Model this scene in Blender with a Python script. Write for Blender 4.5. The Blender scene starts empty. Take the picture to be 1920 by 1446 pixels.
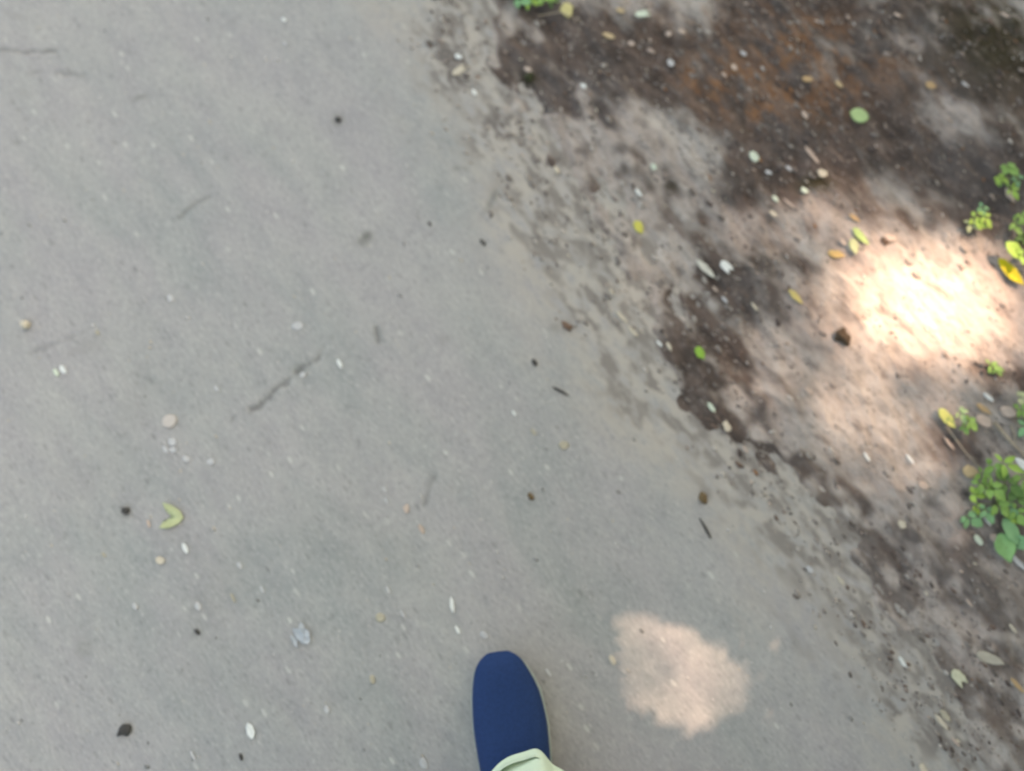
import bpy, bmesh, math, random
import numpy as np
from mathutils import Vector, Matrix
R = math.radians
random.seed(7)
C = bpy.context.scene.collection
sc = bpy.context.scene

# ------------------------------------------------------------------ camera
CAM_H, PITCH, HFOV = 1.30, 10.0, 60.0
cd = bpy.data.cameras.new('camera'); cam = bpy.data.objects.new('camera', cd); C.objects.link(cam)
cam.location = (0, 0, CAM_H); cam.rotation_euler = (R(PITCH), 0, 0)
cd.sensor_width = 36; cd.lens = 18 / math.tan(R(HFOV / 2)); cd.clip_start = 0.01; cd.clip_end = 400
cd.dof.use_dof = True; cd.dof.focus_distance = 1.02; cd.dof.aperture_fstop = 1.45
sc.camera = cam
# ------------------------------------------------------------------ sky, sun, exposure
SUN_EL = 62.0; SUN_H = Vector((0.8, 0.6)).normalized()
SUN_DIR = Vector((SUN_H.x * math.cos(R(SUN_EL)), SUN_H.y * math.cos(R(SUN_EL)), math.sin(R(SUN_EL))))
w = bpy.data.worlds.new("World"); sc.world = w; w.use_nodes = True
nt = w.node_tree; bg = nt.nodes['Background']; sky = nt.nodes.new('ShaderNodeTexSky')
sky.sky_type = 'NISHITA'; sky.sun_disc = False; sky.sun_elevation = R(SUN_EL)
sky.sun_rotation = math.atan2(SUN_DIR.x, SUN_DIR.y); sky.dust_density = 3.0; sky.air_density = 1.0; sky.ozone_density = 0.6
nt.links.new(sky.outputs[0], bg.inputs[0]); bg.inputs[1].default_value = 0.15
ld = bpy.data.lights.new('sun', 'SUN'); ld.energy = 5.0; ld.angle = R(0.55); ld.color = (1.0, 0.75, 0.72)
sun = bpy.data.objects.new('sun', ld); C.objects.link(sun)
sun.rotation_euler = (-SUN_DIR).to_track_quat('-Z', 'Y').to_euler(); sun.location = SUN_DIR * 30
vs = sc.view_settings; vs.view_transform = 'Standard'; vs.look = 'None'; vs.gamma = 1
vs.exposure = 2.13
vs.use_white_balance = True; vs.white_balance_temperature = 9000; vs.white_balance_tint = 4

# ------------------------------------------------------------------ pixel of the 1920 px photograph -> point on the ground
FPX = 960 / math.tan(R(HFOV / 2))
def at(px, py, z=0.0):
    d = Matrix.Rotation(R(PITCH), 3, 'X') @ Vector(((px - 960) / FPX, (723 - py) / FPX, -1))
    t = (z - CAM_H) / d.z
    return Vector((d.x * t, d.y * t, z))
PX = 1 / 1280.0                       # metres in one photo pixel, near enough

# ------------------------------------------------------------------ numpy noise
def hash2(ix, iy, s):
    n = (ix.astype(np.int64) * 374761393 + iy.astype(np.int64) * 668265263 + s * 974711) & 0xffffffff
    n = ((n ^ (n >> 13)) * 1274126177) & 0xffffffff
    n = n ^ (n >> 16)
    return (n & 0xffff) / 65535.0
def vnoise(x, y, s=0):
    ix = np.floor(x); iy = np.floor(y); fx = x - ix; fy = y - iy
    fx = fx * fx * (3 - 2 * fx); fy = fy * fy * (3 - 2 * fy)
    a = hash2(ix, iy, s); b = hash2(ix + 1, iy, s); c = hash2(ix, iy + 1, s); d = hash2(ix + 1, iy + 1, s)
    return (a * (1 - fx) + b * fx) * (1 - fy) + (c * (1 - fx) + d * fx) * fy
def fbm(x, y, size, octv=4, s=0, stretch=1.0, ang=-52):
    c, n = math.cos(R(ang)), math.sin(R(ang))
    u = (x * c + y * n) / size / stretch; v = (-x * n + y * c) / size
    t = 0; amp = 1; tot = 0
    for k in range(octv):
        t = t + amp * vnoise(u * 2 ** k + 17.3 * k, v * 2 ** k - 9.1 * k, s + k); tot += amp; amp *= 0.55
    return t / tot
def sst(a, b, x):
    t = np.clip((x - a) / (b - a), 0, 1); return t * t * (3 - 2 * t)
def blobs(x, y, lst):
    m = np.zeros_like(x)
    for b in lst:
        px, py, rx, ry = b[:4]; a = b[4] if len(b) > 4 else 0; g = b[5] if len(b) > 5 else 1
        c = at(px, py); ca, sa = math.cos(R(-a)), math.sin(R(-a))
        dx, dy = x - c.x, y - c.y
        u = (dx * ca + dy * sa) / (rx * PX); v = (-dx * sa + dy * ca) / (ry * PX)
        m = m + g * np.exp(-(u * u + v * v) * 0.8)
    return m

# ------------------------------------------------------------------ the edge between asphalt and earth (a real, slanting verge)
EDGE = [(700, -400), (760, -100), (800, 20), (872, 170), (925, 285), (1010, 430), (1100, 600), (1225, 790), (1390, 925), (1500, 1070), (1610, 1190), (1720, 1340), (1840, 1500), (2100, 1800)]
ept = [at(*p) for p in EDGE]
ey = np.array([p.y for p in ept][::-1]); ex = np.array([p.x for p in ept][::-1])
def edge_x(y):
    b = np.interp(y, ey, ex)
    b = np.where(y > ey[-1], ex[-1] - (y - ey[-1]) * 0.22, b)
    return np.where(y < ey[0], ex[0] - (y - ey[0]) * 0.6, b)
def path_h(x, y):
    d = x - edge_x(y)
    return 0.0012 * (fbm(x, y, 0.03, 3, 5, 2) - 0.5) + 0.002 * (fbm(x, y, 0.25, 2, 9) - 0.5) - 0.012 * sst(0.0, 0.25, d) - 0.30 * np.clip(d - 0.25, 0, 1) * 0.1 \
        - 0.0035 * crack(x, y)
def dirt_h(x, y):
    d = x - edge_x(y)
    n = fbm(x, y, 0.09, 4, 21, 1.6); n2 = fbm(x, y, 0.018, 3, 31, 2.0)
    h = -0.022 + 0.020 * sst(-0.05, 0.13, d) + 0.024 * (n - 0.5) + 0.013 * (n2 - 0.5) + 0.012 * sst(0.1, 0.7, d)
    return np.where(d < -0.25, -0.03, h)
def seg_dist(x, y, pts):
    m = np.full_like(x, 9.0)
    for a, b in zip(pts[:-1], pts[1:]):
        a = at(*a); b = at(*b); ab = b - a; L = ab.x ** 2 + ab.y ** 2
        t = np.clip(((x - a.x) * ab.x + (y - a.y) * ab.y) / L, 0, 1)
        m = np.minimum(m, np.hypot(x - a.x - t * ab.x, y - a.y - t * ab.y))
    return m
def crack(x, y):
    n = fbm(x, y, 0.012, 2, 77)
    d1 = seg_dist(x, y, [(443, 786), (470, 770), (492, 758), (512, 740), (520, 728), (548, 706), (562, 694), (590, 676), (606, 655)])
    n3 = fbm(x, y, 0.022, 2, 79)
    m = (1 - sst(0.0012, 0.0085, d1 + 0.016 * (n - 0.40))) * sst(.36, .56, n3) * .65
    d2 = seg_dist(x, y, [(-30, 92), (8, 93), (45, 97), (104, 95)])
    m = np.maximum(m, 0.5 * (1 - sst(0.001, 0.005, d2 + 0.006 * (n - 0.4))))
    for L, g in (([(338, 406), (362, 386), (392, 369)], .35), ([(60, 135), (110, 137), (158, 141)], .3), ([(706, 616), (710, 640)], .6), ([(795, 948), (808, 912), (820, 888)], .35), ([(60, 660), (120, 640), (172, 615)], .25)):
        m = np.maximum(m, g * (1 - sst(0.001, 0.006, seg_dist(x, y, L) + 0.008 * (n - 0.4))))
    return m
def ground_z(x, y):
    a = np.array([float(x)]); b = np.array([float(y)])
    return float(max(path_h(a, b)[0], dirt_h(a, b)[0]))

# ------------------------------------------------------------------ materials
def lin(c): 
    c = c / 255; return c / 12.92 if c <= .04045 else ((c + .055) / 1.055) ** 2.4
def alb(r, g, b, k=0.75): return (lin(r) * k, lin(g) * k, lin(b) * k, 1)
mats = {}
def mat(name, rgb, rough=0.85, var=0.12, scale=120, bump=0.15, spec=0.25, trans=0.0):
    if name in mats: return mats[name]
    m = bpy.data.materials.new(name); m.use_nodes = True; t = m.node_tree; p = t.nodes['Principled BSDF']
    tc = t.nodes.new('ShaderNodeTexCoord'); n = t.nodes.new('ShaderNodeTexNoise'); n.inputs['Scale'].default_value = scale; n.inputs['Detail'].default_value = 4
    t.links.new(tc.outputs['Object'], n.inputs['Vector'])
    r = t.nodes.new('ShaderNodeMapRange'); r.inputs['To Min'].default_value = 1 - 2 * var; r.inputs['To Max'].default_value = 1 + 2 * var
    t.links.new(n.outputs['Fac'], r.inputs['Value'])
    mx = t.nodes.new('ShaderNodeVectorMath'); mx.operation = 'SCALE'; mx.inputs[0].default_value = rgb[:3]
    t.links.new(r.outputs[0], mx.inputs['Scale']); t.links.new(mx.outputs[0], p.inputs['Base Color'])
    p.inputs['Roughness'].default_value = rough; p.inputs['Specular IOR Level'].default_value = spec
    if bump:
        b = t.nodes.new('ShaderNodeBump'); b.inputs['Strength'].default_value = bump; b.inputs['Distance'].default_value = 0.001
        t.links.new(n.outputs['Fac'], b.inputs['Height']); t.links.new(b.outputs[0], p.inputs['Normal'])
    if trans: p.inputs['Transmission Weight'].default_value = 0.0; p.inputs['Subsurface Weight'].default_value = 0.0
    mats[name] = m; return m

class NT:
    def __init__(s, m): s.t = m.node_tree
    def n(s, k, **kw):
        o = s.t.nodes.new(k)
        for a, v in kw.items():
            if a.startswith('i_'): o.inputs[a[2:].replace('_', ' ')].default_value = v
            else: setattr(o, a, v)
        return o
    def l(s, a, b): s.t.links.new(a, b)
    def attr(s, name): return s.n('ShaderNodeAttribute', attribute_name=name).outputs['Fac']
    def noise(s, vec, scale, detail=4, rough=.55):
        o = s.n('ShaderNodeTexNoise'); o.inputs['Scale'].default_value = scale; o.inputs['Detail'].default_value = detail; o.inputs['Roughness'].default_value = rough
        s.l(vec, o.inputs['Vector']); return o.outputs['Fac']
    def rng(s, v, a, b, c=0, d=1):
        o = s.n('ShaderNodeMapRange'); o.interpolation_type = 'SMOOTHSTEP'
        for k, x in (('From Min', a), ('From Max', b), ('To Min', c), ('To Max', d)): o.inputs[k].default_value = x
        s.l(v, o.inputs['Value']); return o.outputs[0]
    def math(s, op, a, b=None):
        o = s.n('ShaderNodeMath', operation=op)
        for i, x in enumerate((a, b)):
            if x is None: continue
            if isinstance(x, (int, float)): o.inputs[i].default_value = x
            else: s.l(x, o.inputs[i])
        return o.outputs[0]
    def mix(s, f, a, b, mode='MIX'):
        o = s.n('ShaderNodeMix', data_type='RGBA', blend_type=mode)
        if isinstance(f, (int, float)): o.inputs[0].default_value = f
        else: s.l(f, o.inputs[0])
        for i, x in ((6, a), (7, b)):
            if isinstance(x, tuple): o.inputs[i].default_value = x
            else: s.l(x, o.inputs[i])
        return o.outputs[2]
def streak_coords(g, ang=-52, stretch=2.2):
    tc = g.n('ShaderNodeTexCoord'); a = g.n('ShaderNodeMapping'); a.inputs['Rotation'].default_value = (0, 0, R(-ang))
    b = g.n('ShaderNodeMapping'); b.inputs['Scale'].default_value = (1 / stretch, 1, 1)
    g.l(tc.outputs['Object'], a.inputs[0]); g.l(a.outputs[0], b.inputs[0]); return b.outputs[0]

def asphalt_material():
    m = bpy.data.materials.new('worn_asphalt'); m.use_nodes = True; g = NT(m); p = m.node_tree.nodes['Principled BSDF']
    v = streak_coords(g, stretch=2.4)
    big = g.noise(v, 5, 5, .55); mid = g.noise(v, 38, 5, .6); fin = g.noise(v, 240, 4, .65); tint = g.noise(v, 9, 4)
    c = g.mix(g.rng(big, .3, .7), alb(153, 157, 155), alb(173, 172, 168))
    c = g.mix(g.rng(tint, .35, .7), c, alb(164, 162, 162))
    c = g.mix(g.math('MULTIPLY', g.rng(mid, .42, .74), .38), c, alb(184, 182, 178))
    c = g.mix(g.math('MULTIPLY', g.rng(mid, .5, .28), .38), c, alb(146, 147, 148))
    c = g.mix(g.math('MULTIPLY', g.rng(fin, .50, .74), .55), c, alb(196, 195, 190))
    c = g.mix(g.math('MULTIPLY', g.rng(fin, .48, .28), .55), c, alb(126, 126, 126))
    # coarse aggregate: scattered pale and dark stones worn flush with the surface
    vo = g.n('ShaderNodeTexVoronoi'); vo.inputs['Scale'].default_value = 90; g.l(v, vo.inputs['Vector'])
    st = g.rng(vo.outputs['Distance'], .30, .18); sep = g.n('ShaderNodeSeparateColor'); g.l(vo.outputs['Color'], sep.inputs[0])
    c = g.mix(g.math('MULTIPLY', g.math('MULTIPLY', st, g.rng(sep.outputs[0], .90, .97)), .6), c, alb(206, 205, 198))
    c = g.mix(g.math('MULTIPLY', g.math('MULTIPLY', st, g.rng(sep.outputs[1], .86, .95)), .35), c, alb(118, 118, 118))
    # tan dust worked in beside the earth
    dn = g.noise(v, 60, 5, .65)
    c = g.mix(g.math('MULTIPLY', g.attr('dust'), g.rng(dn, .25, .6)), c, alb(182, 176, 166))
    c = g.mix(g.math('MULTIPLY', g.attr('soil'), g.rng(dn, .35, .55)), c, alb(122, 116, 111))
    c = g.mix(g.attr('stain'), c, alb(122, 122, 117))
    c = g.mix(g.math('MULTIPLY', g.attr('crack'), .95), c, alb(102, 102, 97))
    g.l(c, p.inputs['Base Color']); p.inputs['Roughness'].default_value = .92; p.inputs['Specular IOR Level'].default_value = .2
    h = g.math('ADD', g.math('MULTIPLY', fin, .5), g.math('MULTIPLY', mid, .6))
    b = g.n('ShaderNodeBump'); b.inputs['Strength'].default_value = .22; b.inputs['Distance'].default_value = .003; g.l(h, b.inputs['Height']); g.l(b.outputs[0], p.inputs['Normal'])
    return m
def dirt_material():
    m = bpy.data.materials.new('trodden_earth'); m.use_nodes = True; g = NT(m); p = m.node_tree.nodes['Principled BSDF']
    v = streak_coords(g, stretch=2.0)
    mid = g.noise(v, 30, 6, .65); fin = g.noise(v, 130, 5, .65); big = g.noise(v, 7, 4)
    c = g.mix(g.rng(mid, .35, .65), alb(166, 158, 150), alb(194, 187, 179))
    c = g.mix(g.math('MULTIPLY', g.rng(big, .4, .6), .6), c, alb(172, 158, 150))
    c = g.mix(g.math('MULTIPLY', g.rng(fin, .50, .30), .6), c, alb(128, 121, 115))
    v3 = streak_coords(g, ang=-50, stretch=3.2); m3 = g.noise(v3, 95, 3, .6); m4 = g.noise(v3, 48, 3, .6)
    c = g.mix(g.math('MULTIPLY', g.rng(m3, .52, .72), .55), c, alb(206, 200, 192))
    c = g.mix(g.math('MULTIPLY', g.rng(m3, .46, .30), .6), c, alb(132, 124, 118))
    c = g.mix(g.math('MULTIPLY', g.rng(m4, .44, .30), .7), c, alb(118, 110, 104))
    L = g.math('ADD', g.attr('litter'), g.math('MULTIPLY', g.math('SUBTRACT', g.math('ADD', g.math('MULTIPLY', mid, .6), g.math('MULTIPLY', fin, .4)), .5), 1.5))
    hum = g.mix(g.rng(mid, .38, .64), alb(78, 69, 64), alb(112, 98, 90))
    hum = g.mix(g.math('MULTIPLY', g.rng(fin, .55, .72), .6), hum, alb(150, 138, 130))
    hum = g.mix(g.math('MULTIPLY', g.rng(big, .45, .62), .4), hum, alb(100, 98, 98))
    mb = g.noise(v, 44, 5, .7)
    hum = g.mix(g.math('MULTIPLY', g.attr('rust_and_dapple'), g.rng(mb, .40, .66)), hum, alb(146, 108, 80))
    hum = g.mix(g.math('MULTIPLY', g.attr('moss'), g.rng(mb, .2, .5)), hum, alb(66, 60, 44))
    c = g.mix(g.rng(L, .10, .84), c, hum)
    c = g.mix(g.math('MULTIPLY', g.rng(m3, .54, .72), .30), c, alb(168, 154, 144))
    g.l(c, p.inputs['Base Color']); p.inputs['Roughness'].default_value = .95; p.inputs['Specular IOR Level'].default_value = .15
    h = g.math('ADD', g.math('MULTIPLY', fin, .5), mid)
    b = g.n('ShaderNodeBump'); b.inputs['Strength'].default_value = .9; b.inputs['Distance'].default_value = .008; g.l(h, b.inputs['Height']); g.l(b.outputs[0], p.inputs['Normal'])
    return m

# ------------------------------------------------------------------ the ground sheets
def axis(lo, hi, step, far):
    a = list(np.arange(lo, hi, step)); d = step; x = a[-1]; up = []
    while x < far: d *= 1.09; x += d; up.append(x)
    d = step; x = a[0]; dn = []
    while x > -far: d *= 1.09; x -= d; dn.append(x)
    return np.array(dn[::-1] + a + up)
def grid_mesh(name, X, Y, Z, attrs, m):
    ny, nx = X.shape; me = bpy.data.meshes.new(name)
    co = np.stack([X, Y, Z], -1).reshape(-1, 3).astype(np.float32)
    i = np.arange(ny * nx).reshape(ny, nx); q = np.stack([i[:-1, :-1], i[:-1, 1:], i[1:, 1:], i[1:, :-1]], -1).reshape(-1, 4)
    me.vertices.add(len(co)); me.vertices.foreach_set('co', co.ravel()); me.loops.add(q.size); me.loops.foreach_set('vertex_index', q.ravel().astype(np.int32))
    me.polygons.add(len(q)); me.polygons.foreach_set('loop_start', (np.arange(len(q)) * 4).astype(np.int32)); me.polygons.foreach_set('use_smooth', np.ones(len(q), bool))
    me.update(calc_edges=True)
    for k, a in attrs.items():
        at_ = me.attributes.new(k, 'FLOAT', 'POINT'); at_.data.foreach_set('value', np.clip(a, 0, 1).ravel().astype(np.float32))
    me.materials.append(m); o = bpy.data.objects.new(name, me); C.objects.link(o); return o

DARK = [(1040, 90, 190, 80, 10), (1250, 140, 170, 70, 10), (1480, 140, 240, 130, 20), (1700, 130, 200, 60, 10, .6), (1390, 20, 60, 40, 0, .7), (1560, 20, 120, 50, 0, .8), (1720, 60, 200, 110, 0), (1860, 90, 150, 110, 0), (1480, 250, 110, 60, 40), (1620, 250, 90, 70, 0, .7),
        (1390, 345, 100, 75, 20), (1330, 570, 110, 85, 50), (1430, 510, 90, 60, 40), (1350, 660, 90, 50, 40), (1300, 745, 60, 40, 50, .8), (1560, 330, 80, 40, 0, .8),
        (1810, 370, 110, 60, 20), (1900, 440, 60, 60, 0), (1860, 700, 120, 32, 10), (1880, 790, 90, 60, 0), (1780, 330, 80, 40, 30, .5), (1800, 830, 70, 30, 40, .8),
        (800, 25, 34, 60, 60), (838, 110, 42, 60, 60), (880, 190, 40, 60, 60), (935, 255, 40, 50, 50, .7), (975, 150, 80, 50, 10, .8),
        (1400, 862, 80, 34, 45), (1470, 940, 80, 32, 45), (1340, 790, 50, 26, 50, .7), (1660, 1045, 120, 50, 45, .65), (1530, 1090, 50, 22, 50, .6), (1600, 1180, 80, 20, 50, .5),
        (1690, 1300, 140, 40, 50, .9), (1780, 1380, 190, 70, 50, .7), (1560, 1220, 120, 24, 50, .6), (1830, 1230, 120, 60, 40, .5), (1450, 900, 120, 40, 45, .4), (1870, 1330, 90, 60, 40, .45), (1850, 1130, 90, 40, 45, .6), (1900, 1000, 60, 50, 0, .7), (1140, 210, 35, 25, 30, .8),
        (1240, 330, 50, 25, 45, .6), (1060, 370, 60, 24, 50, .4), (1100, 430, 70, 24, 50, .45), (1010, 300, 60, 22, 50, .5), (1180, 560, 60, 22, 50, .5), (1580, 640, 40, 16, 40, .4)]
PALE_AND_SUNLIT = [(915, 45, 70, 34, 30), (905, 85, 24, 34, 30, .8), (1200, 225, 110, 40, 30, 1.2), (1290, 290, 90, 40, 30, 1.2), (1080, 260, 90, 40, 40, .6), (1240, 480, 110, 70, 40), (1150, 520, 90, 60, 40, .6),
        (1620, 480, 200, 60, 20, .9), (1740, 590, 200, 90, 0, 1), (1600, 720, 180, 80, 20, 1.1), (1640, 870, 150, 60, 30, .8), (1560, 1030, 90, 30, 45, .8), (1640, 1150, 90, 26, 50, .7), (1800, 215, 60, 30, 0, 1.3), (1300, 20, 70, 40, 0, .9), (1180, 680, 110, 60, 40, .6), (1790, 980, 90, 30, 40, .4)]  # pale dust, plus sunlight put into the earth colour in the sunlit areas
def build_ground():
    xs = axis(-0.15, 1.75, 0.0036, 90); ys = axis(-0.8, 1.25, 0.0036, 90)
    X, Y = np.meshgrid(xs, ys); Z = dirt_h(X, Y)
    d = X - edge_x(Y)
    lit = 0.30 + 0.50 * np.minimum(blobs(X, Y, DARK), 1.25) - 0.40 * blobs(X, Y, PALE_AND_SUNLIT) + 1.3 * (fbm(X, Y, 0.07, 4, 3, 1.8) - 0.5) + 0.9 * (fbm(X, Y, 0.024, 3, 8, 1.9) - 0.5) * np.clip(1 + Y * 1.2, .5, 1) - .10 * sst(0.0, -.3, Y) + (1.9 * (fbm(X, Y, 0.020, 2, 18, 1.7) - 0.47)) * sst(.32, .10, np.abs(X - edge_x(Y) - .02))
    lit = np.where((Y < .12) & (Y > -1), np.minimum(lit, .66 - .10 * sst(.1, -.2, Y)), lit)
    far_ = sst(1.2, 2.2, np.hypot(X, Y)); lit = lit * (1 - far_) + far_ * (.42 + 1.6 * (fbm(X, Y, .22, 4, 4, 1.3) - .5))
    rust_and_dapple = blobs(X, Y, [(1390, 190, 80, 45, 20, 1.2), (1320, 150, 50, 30, 20, .8), (1500, 90, 90, 60, 40, .7), (1620, 100, 100, 50, 30, .5), (1560, 170, 70, 60, 30, .6), (1745, 165, 60, 20, 30, .6), (1300, 20, 60, 30, 0, .8), (1430, 130, 160, 90, 20, .5)])  # rusty fragments; the blob at the top edge paints a pink sun dapple
    moss = blobs(X, Y, [(1880, 70, 130, 110, 0, 1.2), (1525, 350, 30, 16, 0, 1.4), (1260, 345, 30, 14, 0, .8), (993, 147, 12, 12, 0, 1.4), (1485, 935, 26, 14, 0, 1.2), (1430, 475, 40, 16, 0, .6)])
    o = grid_mesh('ground', X, Y, Z, {'litter': lit, 'rust_and_dapple': rust_and_dapple, 'moss': moss}, dirt_material()); o['kind'] = 'structure'
    o['label'] = 'trodden earth verge with pale dust and dark humus beside the asphalt'
    # asphalt path: one sheet whose right margin dives under the earth
    us = axis(-1.12, 0.30, 0.0035, 3.2); us = us[(us > -3.4) & (us < 0.8)]
    us2 = np.concatenate([us]); ys = axis(-0.55, 0.98, 0.0035, 90)
    U, Y = np.meshgrid(us2, ys); X = U + edge_x(Y) * np.clip(1 + U / 3.3, 0, 1) + 0.25 * np.clip(-U / 3.3, 0, 1) * 0
    # keep the fine zone wherever the frame sees it
    Z = path_h(X, Y); d = X - edge_x(Y)
    cn = fbm(X, Y, .05, 4, 41, 1.8)
    dust = sst(-.16, .02, d + .16 * (cn - .5)) + .6 * blobs(X, Y, [(990, 420, 70, 120, 40, .8), (1180, 820, 130, 60, 40, .5), (1000, 560, 60, 60, 0, .5)])
    soil = (sst(-.07, .02, d + .14 * (cn - .5)) * .75 + .7 * blobs(X, Y, [(905, 250, 30, 50, 50, .8), (835, 130, 34, 50, 55, 1), (1050, 560, 40, 24, 40, .5), (1060, 612, 16, 12, 40, .6), (775, 65, 30, 12, 0, .5), (1480, 1190, 60, 14, 50, .5), (1320, 930, 14, 12, 0, .8), (1640, 1300, 90, 26, 40, .5)])) * sst(.36, .58, fbm(X, Y, .014, 3, 61, 2))
    sn = fbm(X, Y, .012, 3, 55, 1.5)
    stn = blobs(X, Y, [(261, 183, 16, 6, -12, .45), (683, 449, 14, 11, -40, .75), (690, 440, 8, 7, 0, .4), (920, 380, 24, 6, -58, .7), (929, 362, 7, 7, 0, .5), (857, 316, 7, 5, 30, .6), (872, 317, 6, 4, 50, .5), (157, 1215, 14, 14, 0, .35), (830, 637, 14, 10, 0, .25), (710, 628, 6, 16, 0, .4),
                       (634, 225, 9, 9, 0, .9), (236, 958, 9, 9, 0, .9), (1095, 1120, 30, 10, 30, .15), (160, 650, 40, 14, -20, .2), (1040, 615, 10, 10, 0, .4), (940, 470, 12, 4, 50, .3), (250, 760, 30, 90, 15, .12), (400, 1130, 40, 90, 20, .16), (150, 900, 60, 60, 0, .06),
                       (600, 1000, 90, 40, 45, .08), (720, 1010, 120, 30, 45, .08), (350, 1030, 60, 20, 45, .1), (450, 1300, 140, 50, 20, .06), (30, 30, 20, 6, 20, .3), (45, 175, 10, 8, 0, .3), (167, 229, 6, 4, 45, .5), (213, 267, 6, 4, 45, .5), (33, 267, 6, 5, 0, .4), (370, 1185, 6, 5, 30, .6)])
    stn = stn * (0.55 + 0.9 * sn)
    o = grid_mesh('path', X, Y, Z, {'dust': dust * .95, 'soil': soil, 'stain': stn, 'crack': crack(X, Y)}, asphalt_material()); o['kind'] = 'structure'
    o['label'] = 'worn grey asphalt path with a short dark crack'
build_ground()

# ------------------------------------------------------------------ object helpers
def link(name, me, parent=None):
    o = bpy.data.objects.new(name, me); C.objects.link(o)
    if parent: o.parent = parent
    return o
def mk(name, verts, faces, m, parent=None, smooth=True, loc=None):
    me = bpy.data.meshes.new(name); me.from_pydata([tuple(v) for v in verts], [], faces); me.materials.append(m)
    if smooth: me.polygons.foreach_set('use_smooth', [True] * len(me.polygons))
    me.update(); o = link(name, me, parent)
    if loc is not None: o.location = loc
    return o
def tag(o, label, cat, group=None):
    o['label'] = label; o['category'] = cat
    if group: o['group'] = group
    return o
def outline(kind, L, W, rnd):
    pts = []
    if kind == 'leaf':                        # pointed, slightly ragged blade with a narrow base
        up = [(u, math.sin(math.pi * u ** .78) ** .85) for u in (.06, .16, .28, .40, .52, .64, .76, .88)]
        pts = [(-.5 * L, 0)] + [((u - .5) * L, -W / 2 * w_ * rnd.uniform(.78, 1.08)) for u, w_ in up] + [(.5 * L, rnd.uniform(-.06, .06) * W)] + [((u - .5) * L, W / 2 * w_ * rnd.uniform(.78, 1.08)) for u, w_ in up[::-1]]
    elif kind == 'round':
        for k in range(14):
            t = 2 * math.pi * k / 14; r = rnd.uniform(.9, 1.06); pts.append((math.cos(t) * L / 2 * r, math.sin(t) * W / 2 * r))
    elif kind == 'split':                     # a chip with a notch torn out of one end
        q = [(-.5, -.2), (-.32, -.5), (.15, -.48), (.5, -.42), (.18, -.05), (.46, .3), (.1, .5), (-.3, .42), (-.52, .15)]
        pts = [(a * L, b * W) for a, b in q]
    elif kind == 'bent':                      # folded leaf: a V of two blades
        q = [(.5, 0), (.3, .3), (-.1, .52), (-.5, .62), (-.36, .3), (-.05, .18), (.08, 0), (-.05, -.16), (-.4, -.22), (-.5, -.52), (-.1, -.5), (.3, -.28)]
        pts = [(a * L, b * W) for a, b in q]
    elif kind == 'sliver':
        q = [(-.5, 0), (-.3, -.42), (.1, -.5), (.42, -.25), (.5, .1), (.2, .46), (-.25, .4)]
        pts = [(a * L, b * W * rnd.uniform(.85, 1.1)) for a, b in q]
    else:                                     # irregular chip
        n = rnd.choice([5, 6, 7])
        for k in range(n):
            t = 2 * math.pi * (k + rnd.uniform(-.25, .25)) / n; r = rnd.uniform(.85, 1.1)
            pts.append((math.cos(t) * L / 2 * r, math.sin(t) * W / 2 * r))
    return pts
def flake_geo(pts, th, curl, rnd, fold=0.0):
    """thin solid with rounded rim; curl lifts the ends, fold makes a midrib valley"""
    L = max(p[0] for p in pts) - min(p[0] for p in pts); W = max(p[1] for p in pts) - min(p[1] for p in pts)
    def z(x, y): return curl * (2 * x / L) ** 2 * L + fold * abs(y) + curl * .4 * (2 * y / W) ** 2 * W
    n = len(pts); V = []; F = []
    cx = sum(p[0] for p in pts) / n; cy = sum(p[1] for p in pts) / n
    rings = [(.0, th / 2), (.55, th / 2), (.93, th * .45), (1.0, 0), (.93, -th * .4), (.0, -th / 2)]
    idx = []
    for s, dz in rings:
        if s == 0: V.append((cx, cy, z(cx, cy) + dz)); idx.append([len(V) - 1]); continue
        r = []
        for x, y in pts:
            X, Y = cx + (x - cx) * s, cy + (y - cy) * s; V.append((X, Y, z(X, Y) + dz)); r.append(len(V) - 1)
        idx.append(r)
    for a, b in zip(idx[:-1], idx[1:]):
        for k in range(n):
            k2 = (k + 1) % n
            if len(a) == 1: F.append((a[0], b[k], b[k2]))
            elif len(b) == 1: F.append((a[k], b[0], a[k2]))
            else: F.append((a[k], b[k], b[k2], a[k2]))
    return V, F
cnt = 0
def flake(name, kind, px, py, Lpx, Wpx, ang, m, label, cat, group=None, th=.0009, curl=.03, fold=0.0, lift=.0008, tilt=0):
    global cnt; cnt += 1; rnd = random.Random(cnt * 31 + 5)
    V, F = flake_geo(outline(kind, Lpx * PX, Wpx * PX, rnd), th, curl, rnd, fold)
    p = at(px, py); o = mk(name, V, F, m); hz = max(ground_z(p.x + a, p.y + b) for a in (-.004, 0, .004) for b in (-.004, 0, .004))
    p = at(px, py, hz)
    o.location = (p.x, p.y, hz + th / 2 + lift); o.rotation_euler = (R(rnd.uniform(-6, 6) + tilt), R(rnd.uniform(-6, 6)), R(-ang))
    return tag(o, label, cat, group)
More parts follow.
